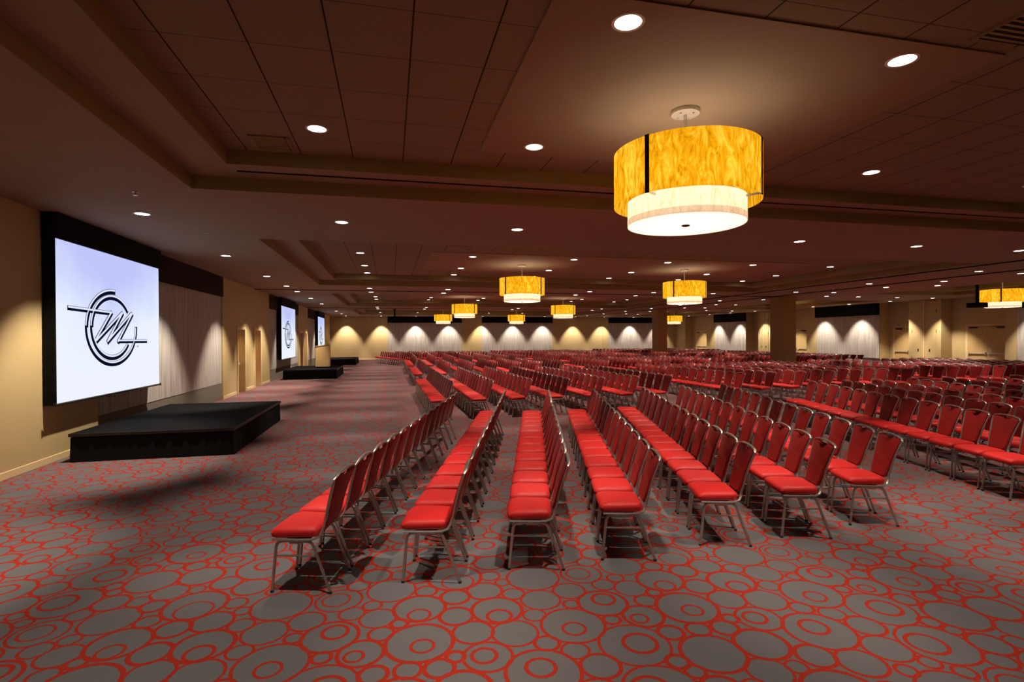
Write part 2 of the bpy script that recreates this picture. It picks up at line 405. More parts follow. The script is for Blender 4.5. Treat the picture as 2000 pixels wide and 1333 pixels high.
# right wall: alcoves (recess .75), piers, panels
AL = [(19.73, 22.79), (24.62, 26.5), (32.3, 36.0), (37.4, 38.9), (44.6, 48.3)]
RP = [(11.2, 19.2), (26.5, 31.33), (38.9, 43.2)]
RD = .75
pc = []; cuts = sorted(AL); y = YN
for (a, c) in cuts: pc.append((y, a, 0, TOP, 0)); pc.append((a, c, 0, TOP, RD)); y = c
pc.append((y, YF, 0, TOP, 0))
b = MB()
for (a0, a1, z0, z1, off) in pc: b.box(XR + off, XR + 1.1, a0, a1, z0, z1)
struct(b.obj('wall_right', M['wall'], smooth=False), 'honey coloured wall with door alcoves and grey panels')
for k, (y0, y1) in enumerate(RP):
    w = ('nearest', 'middle', 'farthest')[k]
    b = MB(); b.box(XR - .03, XR + .02, y0, y1, .58, ZC); trim(b, M['panel'], f'grey streaked panel on the door wall, {w} one', 'panel')
    b = MB(); b.box(XR - .2, XR + .02, y0, y1, 3.22, ZC); trim(b, M['black'], f'black screen header on the door wall, {w} one', 'header', .008)
    b = MB(); b.box(XR - .035, XR + .02, y0, y1, .55, .58); trim(b, M['darkmetal'], f'dark rail under the grey panel on the door wall, {w} one', 'trim')
    b = MB(); b.box(XR - .02, XR + .02, y0, y1, .0, .55); trim(b, M['dado'], f'dado under the grey panel on the door wall, {w} one', 'panel')
b = MB()
for (a0, a1, z0, z1, off) in pc:
    b.box(XR + off - .016, XR + off + .01, a0, a1, 0, .11)
struct(b.obj('baseboard_right', M['trim'], smooth=False, bevel=.006), 'pale maple baseboard along the door wall', 'baseboard')
door('x', XR + RD, 20.0, 22.0, 2.45, .03, -1, 'maple double doors with push bars in the nearest alcove', double=True)
door('x', XR + RD, 24.2, 26.15, 2.45, .03, -1, 'maple double doors in the alcove beside the middle grey panel', double=True)
door('x', XR + RD, 32.95, 35.0, 2.45, .03, -1, 'maple double doors in the alcove behind the nearer column', double=True)
door('x', XR + RD, 45.2, 47.4, 2.45, .03, -1, 'maple double doors in the farthest alcove', double=True)
# partition pocket doors on two piers
for k, (y0, y1) in enumerate(((22.95, 24.5), (36.15, 37.3))):
    dn += 1
    r = bpy.data.objects.new(f'door_{dn}', None); COL.objects.link(r); r.location = (XR, (y0 + y1) / 2, 0)
    struct(r, ('tall flush partition pocket doors on the pier between the alcoves', 'tall flush partition pocket doors on the pier past the nearer column')[k], 'door')
    W = (y1 - y0) / 2
    for s in (-1, 1):
        b = MB(); u0, u1 = sorted((s * .05, s * (W - .09)))
        b.box(-.022, .01, u0, u1, .12, 3.9); lf = b.obj('door_leaf', M['wall'], r, smooth=False, bevel=.005)
        b = MB(); c = s * (W * .42); b.box(-.03, -.015, c - .035, c + .035, 1.05, 1.2); b.box(-.036, -.015, c - .015, c + .015, 1.08, 1.17); b.obj('recessed_pull', M['darkmetal'], r, smooth=False)
        for z in (.6, 2.1, 3.2):
            b = MB(); b.box(-.03, -.01, s * (W - .085) - .012, s * (W - .085) + .012, z, z + .18); b.obj('hinge', M['darkmetal'], r, smooth=False)
    b = MB(); b.box(-.04, .01, -.035, .035, .12, 3.9); b.obj('astragal', M['trim'], r, smooth=False, bevel=.004)
b = MB(); b.box(XL - .45, XR + 1.1, YN - .4, YN, 0, TOP); struct(b.obj('wall_near', M['wall'], smooth=False), 'honey coloured wall behind the camera')

# columns
for k, (y0, y1) in enumerate(((22.6, 23.55), (35.2, 36.1))):
    b = MB(); b.box(18.95, 19.68, y0, y1, 0, TOP)
    c = struct(b.obj('column', M['wood'], smooth=False, bevel=.008), ('square wood veneer column, the nearer one', 'square wood veneer column, the farther one')[k], 'column')

# ------------------------------------------------------------------ projection screens
def arc(cx, cz, a, bb, t0, t1, w, n=60):
    """ring band between ellipse (a,bb) and (a-w,bb-w)"""
    o, i = [], []
    for k in range(n + 1):
        t = math.radians(t0 + (t1 - t0) * k / n)
        o.append((cx + a * math.cos(t), cz + bb * math.sin(t))); i.append((cx + (a - w) * math.cos(t), cz + (bb - w) * math.sin(t)))
    return o, i
def flat_band(mb, o, i, x, th):
    n = len(o); vs = []
    for xx in (x, x + th):
        vs += [(xx, p[0], p[1]) for p in o] + [(xx, p[0], p[1]) for p in i]
    fs = []
    for k in range(n - 1):
        fs += [(k, k + 1, n + k + 1, n + k), (2 * n + k, 3 * n + k, 3 * n + k + 1, 2 * n + k + 1), (k, 2 * n + k, 2 * n + k + 1, k + 1), (n + k, n + k + 1, 3 * n + k + 1, 3 * n + k)]
    mb.add(vs, fs)
def flat_poly(mb, pts, x, th):
    n = len(pts); vs = [(x, *p) for p in pts] + [(x + th, *p) for p in pts]
    mb.add(vs, [tuple(range(n)), tuple(range(2 * n - 1, n - 1, -1))] + [(k, (k + 1) % n, n + (k + 1) % n, n + k) for k in range(n)])
def stroke(p, q, w, e0=0., e1=0.):
    d = Vector((q[0] - p[0], q[1] - p[1])); d.normalize(); nn = Vector((-d[1], d[0])) * (w / 2)
    p = Vector(p) - d * e0; q = Vector(q) + d * e1
    return [tuple(p + nn), tuple(q + nn), tuple(q - nn), tuple(p - nn)]
def logo(parent):
    ink, pale = MB(), MB()
    cx, cz = 0, 0          # local: y along the wall, z up, centre of the outer ring at (11.365, 2.165)
    OX, OZ = 11.365 - 11.5, 2.165
    for (c, a, bb, t0, t1) in (((OX, OZ), .955, .72, 85, 363), ((OX - .03, OZ + .005), .765, .61, 33, 326)):
        o, i = arc(c[0], c[1], a, bb, t0, t1, .1); flat_band(ink, o, i, 0, .004)
        o, i = arc(c[0], c[1], a - .007, bb - .007, t0 + 1, 178, .032); flat_band(pale, o, i, .002, .005)
        o, i = arc(c[0], c[1], a - .061, bb - .061, 181, t1 - 1.2, .032); flat_band(pale, o, i, .002, .005)
    s = lambda y, z: (y - 11.5, z)
    ST = [(s(9.93, 2.462), s(11.30, 2.431), .08), (s(11.30, 2.44), s(10.745, 1.925), .10), (s(10.765, 1.915), s(11.69, 2.445), .095), (s(11.715, 2.445), s(11.15, 1.9), .10),
          (s(11.15, 1.9), s(12.07, 2.449), .095), (s(12.105, 2.444), s(11.535, 1.898), .10), (s(11.52, 1.911), s(12.74, 1.908), .08)]
    for (p, q, w) in ST: flat_poly(ink, stroke(p, q, w, .02, .02), .001, .006)
    for (p, q, w) in ST:
        d = Vector((q[0] - p[0], q[1] - p[1])).normalized(); nn = Vector((-d[1], d[0]))
        if nn[0] - nn[1] * .6 > 0: nn = -nn
        if abs(d[1]) < .1: nn = Vector((0, 1))
        off = nn * (w * .22)
        flat_poly(pale, stroke((p[0] + off[0], p[1] + off[1]), (q[0] + off[0], q[1] + off[1]), w * .38, .008, .008), .004, .006)
    tm = MB()
    ty, tz = 12.30 - 11.5, 1.785
    for p, q in (((0, .035), (.026, .035)), ((.013, .035), (.013, 0)), ((.036, 0), (.038, .036)), ((.038, .036), (.05, .006)), ((.05, .006), (.062, .036)), ((.062, .036), (.064, 0))):
        flat_poly(tm, stroke((ty + p[0], tz + p[1]), (ty + q[0], tz + q[1]), .006), .001, .003)
    for nm, mb, mm in (('emblem_lettering', ink, M['ink']), ('emblem_highlight', pale, M['chrome']), ('trade_mark', tm, M['grey_ink'])):
        o = mb.obj(nm, mm, parent, smooth=False); o.location = (.004, 0, 0)
def make_screen(k, yc, w=3.76):
    XS = -5.05
    lab = ('wall screen lit with a silver emblem, over the nearest stage', 'wall screen lit with a silver emblem, over the middle stage', 'wall screen lit with a silver emblem, over the farthest stage')[k]
    r = thing('hanging_screen', lab, 'screen', (XS, yc, 0))
    h = w / 2; z0, z1 = .955, 3.525
    b = MB(); b.box(0, .006, -h, h, z0, z1); f = b.obj('screen_fabric', M['slide'], r, smooth=False)
    lg = bpy.data.objects.new('emblem', None); COL.objects.link(lg); lg.parent = f; lg.location = (.006, 0, 0)
    logo(f)
    bpy.data.objects.remove(lg)
    for o in f.children: o.location = (.007, 0, 0)
    b = MB(); b.box(-.17, .004, -h - .012, -h, z0 - .03, z1); b.box(-.17, .004, h, h + .012, z0 - .03, z1); b.box(-.17, -.002, -h, h, z0, z1); b.obj('black_backing', M['black'], r, smooth=False)
    b = MB(); b.box(-.17, .05, -h - .03, h + .03, z1, ZC - .005); b.obj('screen_housing', M['black'], r, smooth=False, bevel=.006)
    b = MB(); b.tube([(.005, -h - .05, z0 - .02), (.005, h + .05, z0 - .02)], .017, n=10); b.box(-.01, .02, -h - .06, -h - .03, z0 - .045, z0 + .005); b.box(-.01, .02, h + .03, h + .06, z0 - .045, z0 + .005)
    b.obj('bottom_bar', M['darkmetal'], r)
for k, yc in enumerate((11.5, 29.1, 42.35)): make_screen(k, yc)

# ------------------------------------------------------------------ stages
def make_stage(k, x0, x1, y0, y1, zt=.45):
    lab = ('low black skirted stage, nearest, empty, under the big screen', 'low black skirted stage, middle one, carrying the lectern', 'low black skirted stage, farthest, near the corner')[k]
    cx, cy = (x0 + x1) / 2, (y0 + y1) / 2
    r = thing('stage_platform', lab, 'stage', (cx, cy, 0))
    W, D = (x1 - x0) / 2, (y1 - y0) / 2
    b = MB(); b.box(-W, W, -D, D, zt - .05, zt); b.obj('deck', M['deck'], r, smooth=False, bevel=.008)
    b = MB(); b.box(-W - .012, W + .012, -D - .012, -D, zt - .045, zt + .004); b.box(-W - .012, W + .012, D, D + .012, zt - .045, zt + .004); b.box(W, W + .012, -D, D, zt - .045, zt + .004); b.box(-W - .012, -W, -D, D, zt - .045, zt + .004)
    b.obj('edge_trim', M['darkmetal'], r, smooth=False)
    # pleated skirt round the platform
    per = []
    def side(a, c, n):
        for i in range(n): per.append((a[0] + (c[0] - a[0]) * i / n, a[1] + (c[1] - a[1]) * i / n))
    n1, n2 = int(2 * W / .06), int(2 * D / .06)
    side((-W, -D), (W, -D), n1); side((W, -D), (W, D), n2); side((W, D), (-W, D), n1); side((-W, D), (-W, -D), n2)
    rows = []
    for z, amp, out in ((.005, .022, .012), (.2, .016, .006), (zt - .06, .006, .002)):
        row = []
        for i, (x, y) in enumerate(per):
            nx = 0; ny = 0; e = .004
            if abs(x - W) < e: nx = 1
            if abs(x + W) < e: nx = -1
            if abs(y - D) < e: ny = 1
            if abs(y + D) < e: ny = -1
            o = out + amp * (i % 2) * (.6 + .4 * math.sin(i * 1.7)) - .012
            row.append((x + nx * o, y + ny * o, z))
        rows.append(row)
    b = MB(); b.rings(rows, True, False); b.obj('skirt', M['black'], r)
    for q in range(1, 3):
        b = MB(); b.box(-W + .01, W - .01, -D + 2 * D * q / 3 - .004, -D + 2 * D * q / 3 + .004, zt - .01, zt + .0015)
        b.obj('deck_seam', M['brace'], r, smooth=False)
make_stage(0, -4.95, -2.57, 9.75, 13.65); make_stage(1, -4.95, -2.52, 26.9, 30.75); make_stage(2, -4.95, -2.44, 40.1, 44.0)
# lectern on the middle stage, faces +x (audience) ; tall slanted cabinet
r = thing('lectern', 'maple lectern with a slanted top on the middle stage', 'lectern', (-3.36, 28.75, .45))
b = MB(); w, d = .335, .24
b.add([(-w, -d, .06), (w, -d, .06), (w, d, .06), (-w, d, .06), (-w, -d, 1.08), (w, -d, 1.18), (w, d, 1.18), (-w, d, 1.08)], [(0, 3, 2, 1), (4, 5, 6, 7), (0, 1, 5, 4), (1, 2, 6, 5), (2, 3, 7, 6), (3, 0, 4, 7)])
b.obj('cabinet', M['lectern'], r, smooth=False, bevel=.006)
b = MB(); b.add([(-w - .02, -d - .02, 1.082), (w + .02, -d - .02, 1.19), (w + .02, d + .02, 1.19), (-w - .02, d + .02, 1.082), (-w - .02, -d - .02, 1.107), (w + .02, -d - .02, 1.215), (w + .02, d + .02, 1.215), (-w - .02, d + .02, 1.107)], [(0, 3, 2, 1), (4, 5, 6, 7), (0, 1, 5, 4), (1, 2, 6, 5), (2, 3, 7, 6), (3, 0, 4, 7)])
b.obj('reading_top', M['lectern'], r, smooth=False, bevel=.005)
b = MB(); b.box(-w + .05, w - .05, -d + .04, d - .04, 0.002, .06); b.obj('plinth', M['black'], r, smooth=False)
b = MB(); b.box(w, w + .015, -d, d, .06, 1.16); b.obj('front_edge', M['trim'], r, smooth=False)

# ------------------------------------------------------------------ banquet chair (faces +y)
def outline(pts, rad, seg=4):
    """rounded polygon"""
    out = []; n = len(pts)
    for i in range(n):
        p, a, c = Vector(pts[i]), Vector(pts[i - 1]), Vector(pts[(i + 1) % n])
        u, v = (a - p).normalized(), (c - p).normalized()
        for k in range(seg + 1):
            t = k / seg; q = p + u * rad * (1 - t) ** 2 + v * rad * t ** 2
            out.append((q[0], q[1]))
    return out
def inset(o, d, cx=0, cy=0):
    res = []
    for x, y in o:
        v = Vector((x - cx, y - cy)); l = v.length; res.append((cx + v[0] * (1 - d / l), cy + v[1] * (1 - d / l)))
    return res
def seat_mesh(name, lod=False):
    seg = 1 if lod else 4
    o = outline([(-.222, .235), (-.200, -.145), (.200, -.145), (.222, .235)], .065, seg)
    layers = ((.418, .03), (.428, .008), (.462, 0), (.480, .008), (.493, .026), (.500, .06)) if not lod else ((.42, .01), (.475, 0), (.495, .03))
    b = MB(); b.rings([[(x, y, z + (-.008 if y > .17 and z > .45 else 0)) for x, y in inset(o, d)] for z, d in layers], True, False)
    n = len(o); last = len(b.v) - n
    c = len(b.v); b.v.append((0, .03, .508 if not lod else .5)); b.f += [(last + j, last + (j + 1) % n, c) for j in range(n)]; b.mi += [0] * n
    b.f.append(tuple(range(n - 1, -1, -1))); b.mi.append(0)
    return b
BK = [(-.172, .475), (-.180, .51), (-.195, .56), (-.212, .64), (-.236, .73), (-.262, .81), (-.288, .89)]   # (y,z) of the back curve
def back_y(z):
    for (y0, z0), (y1, z1) in zip(BK, BK[1:]):
        if z <= z1: return y0 + (y1 - y0) * (z - z0) / (z1 - z0)
    return BK[-1][0]
def half_w(z):
    t = max(0, (z - .50) / .39); return .156 + .010 * t + .048 * t ** 1.9
def back_mesh(lod=False):
    if lod: zs = [.485, .68, .87]
    else: zs = [.478, .488, .54, .60, .66, .72, .77, .82, .862, .878]
    right = [(half_w(z) - .017 - (.045 if z == zs[0] else .014 if not lod and z == zs[1] else 0), z) for z in zs]
    topc = [(.150, .890), (.11, .886), (.085, .890), (.06, .880), (.03, .856), (0, .849)] if not lod else [(.06, .885), (0, .855)]
    o = right + topc; o = o + [(-x, z) for x, z in reversed(o[:-1])]
    b = MB(); n = len(o); rr = []
    for off, d in (((-.016, .012), (-.012, 0), (.012, 0), (.022, .016)) if not lod else ((-.014, 0), (.018, 0))):
        rr.append([(x * (1 - d / .2), back_y(z) + off, .68 + (z - .68) * (1 - d / .2)) for x, z in o])
    b.rings(rr, True, False)
    # closing faces as strips across
    for base, flip in ((0, False), ((len(rr) - 1) * n, True)):
        for k in range(n // 2):
            q = (base + k, base + k + 1, base + n - 2 - k, base + n - 1 - k) if k + 1 < n - 2 - k else None
            if q and len(set(q)) == 4: b.f.append(q if not flip else q[::-1]); b.mi.append(0)
            elif k + 1 == n - 2 - k: b.f.append((base + k, base + k + 1, base + n - 1 - k)); b.mi.append(0)
    return b
def frame_path(lod=False):
    side = [(.212, .205, .411), (.212, .0, .411), (.204, -.10, .411), (.188, -.145, .425), (.170, -.165, .455)]
    up = [(half_w(z), back_y(z), z) for z in ((.50, .56, .63, .70, .77, .83, .875) if not lod else (.56, .70, .87))]
    if lod: side = [side[0], side[2], side[4]]
    arch = [(.19, -.290, .893), (.12, -.291, .910), (0, -.291, .919)] if not lod else [(0, -.291, .917)]
    h = side + up + arch
    return h + [(-x, y, z) for x, y, z in reversed(h[:-1])]
LEGF = [(.03, .398), (.115, .398), (.150, .393), (.170, .376), (.180, .345), (.213, .012)]
LEGR = [(.03, .398), (-.055, .398), (-.088, .392), (-.108, .374), (-.120, .345), (-.243, .012)]
def leg_mb(s, pth, lod=False):
    b = MB(); p = [(s * .205, y, z) for y, z in pth]
    if lod: p = [p[0], p[2], p[4], p[5]]; b.tube(p, .011, .011, 4, up=(1, 0, 0)); return b
    b.tube(p, .0125, .0095, 8, up=(1, 0, 0)); return b
def make_chair():
    r = thing('banquet_chair', 'x', 'chair')
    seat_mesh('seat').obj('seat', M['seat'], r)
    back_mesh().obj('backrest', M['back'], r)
    b = MB(); b.tube(frame_path(), .0145, .009, 8, up=(0, 0, 1)); b.obj('back_frame', M['metal'], r)
    for s in (-1, 1):
        for pth in (LEGF, LEGR):
            lg = leg_mb(s, pth).obj('leg', M['metal'], r)
            y = pth[-1][0]; b = MB(); b.tube([(s * .205, y, 0), (s * .205, y - .002 * s, .018)], .014, n=8); b.obj('foot_glide', M['glide'], lg)
        b = MB(); b.tube([(s * .205, .186, .285), (s * .205, -.142, .285)], .007, n=6); b.obj('stretcher', M['metal'], r)
    b = MB(); b.tube([(-.205, .10, .396), (.205, .10, .396)], .009, n=6); b.tube([(-.205, -.05, .396), (.205, -.05, .396)], .009, n=6)
    b.box(-.17, .17, -.06, .11, .40, .415); b.obj('seat_brace', M['brace'], r)
    for s in (-1, 1):
        b = MB(); b.box(*sorted((s * .19, s * .215)), -.03, .07, .380, .389); b.obj('stack_bumper', M['white'], r, smooth=False)
    remember(r); return r
def lod_chair():
    bs = [(seat_mesh('s', True), 0), (back_mesh(True), 1)]
    b = MB(); b.tube(frame_path(True), .012, .010, 4); bs.append((b, 2))
    for s in (-1, 1):
        for pth in (LEGF, LEGR): bs.append((leg_mb(s, pth, True), 2))
    out = MB()
    for q, k in bs: out.add(q.v, q.f, k)
    return out

# blocks: every row = (near end of the back top, far end of the back top, seats)
rows = []   # (block phrase, row number, near(x,y), far(x,y), n)
A1 = [((-.42, 4.21), (1.27, 10.21)), ((.56, 4.14), (2.25, 10.40)), ((1.44, 4.18), (3.08, 10.18)), ((2.27, 4.17), (4.0, 10.13)), ((3.28, 4.25), (5.12, 10.22)), ((4.15, 4.23), (6.08, 10.32)), ((5.07, 4.34), (7.15, 10.45))]
for i, (a, c) in enumerate(A1): rows.append(('nearest angled block', i + 1, a, c, 13))
u = Vector((math.sin(math.radians(18)), math.cos(math.radians(18))))
for i, x in enumerate((9.49, 10.46, 11.36, 12.45, 13.56, 14.72, 15.89)):
    f = Vector((x, 10.52 + .03 * i)); n = f - u * 6.24; rows.append(('angled block past aisle', i + 1, tuple(n), tuple(f), 13))
for i in range(7):
    rows.append(('first straight block', i + 1, (1.45 + .98 * i, 12.52 + .05 * i), (1.38 + .985 * i, 19.1 + .03 * i), 14))
    rows.append(('second straight block', i + 1, (1.45 + .99 * i, 21.85 + .02 * i), (1.42 + 1.005 * i, 27.0 + .06 * i), 11))
    rows.append(('third straight block', i + 1, (1.4 + 1.04 * i, 28.9 + .15 * i), (1.42 + 1.05 * i, 35.6 + .15 * i), 14))
    rows.append(('first straight block past aisle', i + 1, (9.78 + 1.07 * i, 13.12 + .07 * i), (9.7 + 1.06 * i, 19.8 + .05 * i), 14))
    rows.append(('second straight block past aisle', i + 1, (9.65 + 1.06 * i, 22.4 + .05 * i), (9.62 + 1.07 * i, 27.6 + .05 * i), 11))
    rows.append(('third straight block past aisle', i + 1, (9.9 + 1.07 * i, 30.0 + .1 * i), (9.95 + 1.08 * i, 36.7 + .05 * i), 14))
u = Vector((-math.sin(math.radians(17)), math.cos(math.radians(17))))
for i in range(7):
    n = Vector((1.15 + 1.07 * i, 37.7)); rows.append(('far angled block', i + 1, tuple(n), tuple(n + u * 6.24), 13))
    n = Vector((10.1 + 1.07 * i, 38.2)); rows.append(('far angled block past aisle', i + 1, tuple(n), tuple(n + u * 6.24), 13))
for i in range(8):
    x = 18.45 + 1.02 * i
    rows.append(('first block by the doors', i + 1, (x, 13.85), (x, 20.5), 14))
    if i != 1: rows.append(('second block by the doors', i + 1, (x, 24.3), (x, 29.5), 11))
    rows.append(('third block by the doors', i + 1, (x, 30.9), (x, 35.0 if i < 2 else 37.6), 9 if i < 2 else 14))
    n = Vector((x + 1.2, 39.2)); rows.append(('far block by the doors', i + 1, tuple(n), tuple(n + u * 6.24), 13))
chairs = []
for (ph, rn, a, c, n) in rows:
    a, c = Vector(a), Vector(c); L = (c - a).length; d = (c - a) / L; face = Vector((-d[1], d[0])); pitch = L / n
    for k in range(n):
        q = a + d * pitch * (k + .5) + face * .288
        rz = math.atan2(face[1], face[0]) - PI / 2
        px = proj((q[0], q[1], .6))
        if px[0] < -120 or px[0] > 2130 or px[2] < .5: continue
        inframe = -20 < px[0] < 2035 and px[1] < 1333
        chairs.append((px[2] + (0 if inframe else 1000), ph, rn, k + 1, q[0], q[1], rz + rnd.uniform(-.012, .012)))
chairs.sort()
NIND = 300
proto = make_chair(); first = True
for (dd, ph, rn, k, x, y, rz) in chairs[:NIND]:
    lab = f'red banquet chair, {ORD[k]} from near end, {ORD[rn]} row of the {ph}'
    grp = f'red banquet chairs in the {ph}'
    if first:
        proto.location = (x, y, 0); proto.rotation_euler = (0, 0, rz); tag(proto, lab, 'chair', grp); first = False
    else: dup(proto, (x, y, 0), rz, lab, grp)
# the rest of the seating as one object
lc = lod_chair(); V = np.array(lc.v); rest = chairs[NIND:]
nv = len(V); F = lc.f
loops = np.array([i for f in F for i in f]); tot = np.array([len(f) for f in F]); nl = len(loops)
allv = np.empty((len(rest) * nv, 3), np.float32); alll = np.empty(len(rest) * nl, np.int32)
for i, (dd, ph, rn, k, x, y, rz) in enumerate(rest):
    cs, sn = math.cos(rz), math.sin(rz)
    allv[i * nv:(i + 1) * nv, 0] = V[:, 0] * cs - V[:, 1] * sn + x
    allv[i * nv:(i + 1) * nv, 1] = V[:, 0] * sn + V[:, 1] * cs + y
    allv[i * nv:(i + 1) * nv, 2] = V[:, 2]
    alll[i * nl:(i + 1) * nl] = loops + i * nv
me = bpy.data.meshes.new('banquet_seating')
me.vertices.add(len(allv)); me.vertices.foreach_set('co', allv.ravel())
me.loops.add(len(alll)); me.loops.foreach_set('vertex_index', alll)
tt = np.tile(tot, len(rest)); me.polygons.add(len(tt)); me.polygons.foreach_set('loop_start', np.concatenate([[0], np.cumsum(tt)[:-1]]).astype(np.int32)); me.polygons.foreach_set('loop_total', tt.astype(np.int32))
for k in ('seat', 'back', 'metal'): me.materials.append(M[k])
me.polygons.foreach_set('material_index', np.tile(np.array(lc.mi, np.int32), len(rest)))
me.update(calc_edges=True); me.validate()
bm = bmesh.new(); bm.from_mesh(me); bmesh.ops.recalc_face_normals(bm, faces=bm.faces); bm.to_mesh(me); bm.free()
o = bpy.data.objects.new('banquet_seating', me); COL.objects.link(o)
tag(o, 'mass of distant red banquet chairs filling the far half of the ballroom', 'chairs', None, 'stuff')

# ------------------------------------------------------------------ recessed downlights
E_SPOT = 430.
WARM = (1, .88, .74)
def make_downlight(power=E_SPOT, tilt=0., cone=60.):
    r = thing('ceiling_light', 'x', 'ceiling light')
    b = MB(); b.lathe([(.100, -.004), (.122, -.004), (.124, 0), (.124, .012), (.100, .012)], 32, caps=False); b.obj('trim_ring', M['white'], r)
    b = MB(); b.lathe([(.101, -.001), (.101, .004)], 32); b.obj('lens', M['lens'], r)
    l = bpy.data.lights.new('lamp', 'SPOT'); l.energy = power; l.color = WARM; l.spot_size = math.radians(cone); l.spot_blend = .6; l.shadow_soft_size = .04
    lo = bpy.data.objects.new('lamp', l); COL.objects.link(lo); lo.parent = r; lo.location = (0, 0, -.02); lo.rotation_euler = (0, tilt, 0)
    remember(r); return r
dl = make_downlight(); wl = make_downlight(E_SPOT * 1.8, math.radians(12), 70.); wl_used = False; first = True
def ceil_z(x, y):
    for (x0, x1, y0, y1) in COF:
        if x0 < x < x1 and y0 < y < y1:
            if x0 + IN < x < x1 - IN and y0 + IN < y < y1 - IN: return Z3 - (.014 if inside(x, y, GYP) else 0)
            return Z2
    return ZC
LIGHTS = []
def lrow(nm, y, xs_):
    for i, x in enumerate(xs_): LIGHTS.append((x, y, f'{ORD[i+1]} from the stage wall, {nm}'))
G = (-.78, 2.33, 5.4, 8.5, 11.55, 14.55)
lrow('near row of the biggest pendant coffer', 3.65, (-.78, 1.73, 4.23, 6.73, 9.79, 12.8))
lrow('far row of the biggest pendant coffer', 6.28, (-.78, 1.73, 4.23, 6.73, 9.79, 12.8))
lrow('row on the first ceiling beam', 9.5, (-3.8, -.79, 2.29, 5.2, 8.36, 11.4, 14.4, 17.8, 21.2, 24.3, 27.7))
for c, dy in enumerate((0, 13.25, 26.4)):
    cn = ('second', 'third', 'fourth')[c]
    for rk, y in enumerate((12.6, 15.15, 17.75, 19.75)): lrow(f'{ORD[rk+1]} row of the {cn} coffer', y + dy, G)
for c, (y0, y1) in enumerate(((21.85, 23.65), (35.1, 36.9))): 
    bn = ('second', 'third')[c]
    lrow(f'near row on the {bn} ceiling beam', y0, G); lrow(f'far row on the {bn} ceiling beam', y1, G)
lrow('last row before the far wall', 49.25, (-3.8, -.75, 2.33, 5.4, 8.5, 11.55, 14.55, 17.7, 20.7, 23.8, 26.9))
for i, y in enumerate((5.27, 13.9, 18.2, 21.5, 23.9, 27.8, 32.2, 36.2, 40.6, 45.)): LIGHTS.append((-3.8, y, f'over the stage aisle, {ORD[i+1]} from the camera'))
for i, y in enumerate((12.83, 16.7, 20.45, 26.1, 30.2, 34., 38.2, 42.5, 46.4)): LIGHTS.append((17.8, y, f'stage side of the columns, {ORD[i+1]} from the camera'))
for i, y in enumerate((12.99, 15.44, 17.77, 20.4, 25.1, 29.4, 33., 38., 42.3)): LIGHTS.append((19.78, y, f'in line with the columns, {ORD[i+1]} from the camera'))
for i, y in enumerate((16.8, 22.3, 29.45, 32.8, 38., 43.)): LIGHTS.append((21.2, y, f'door side of the columns, {ORD[i+1]} from the camera'))
for i, (x, y) in enumerate(((23.6, 14.), (25.7, 14.5), (23.6, 19.3), (25.9, 19.4), (23.2, 22.4), (25.75, 22.5), (23.4, 26.2), (25.9, 27.), (23.6, 31.5), (25.9, 32.), (23.4, 36.), (25.9, 36.4), (23.6, 40.), (25.9, 42.5))): LIGHTS.append((x, y, f'among the door side coffers, {ORD[i+1]} from the camera'))
for i, y in enumerate((12.0, 15.0, 18.2, 22.44, 24.9, 27.7, 30.6, 33.8, 36.5, 39.6, 42.6, 46.)): LIGHTS.append((28.0, y, f'beside the door wall, {ORD[i+1]} from the camera'))
for (x, y, w) in LIGHTS:
    lab = 'round recessed ceiling light, ' + w
    loc = (x, 9.15 if x == 5.2 else y, ceil_z(x, y))
    wash = x in (-3.8, 28.0) or y == 49.25
    rz = -PI / 2 if y == 49.25 else PI if x == 28.0 else 0
    if wash:
        if not wl_used: wl.location = loc; wl.rotation_euler = (0, 0, rz); tag(wl, lab, None, 'recessed ceiling lights'); wl_used = True
        else: dup(wl, loc, rz, lab, 'recessed ceiling lights')
    elif first: dl.location = loc; tag(dl, lab, None, 'recessed ceiling lights'); first = False
    else: dup(dl, loc, 0, lab, 'recessed ceiling lights')

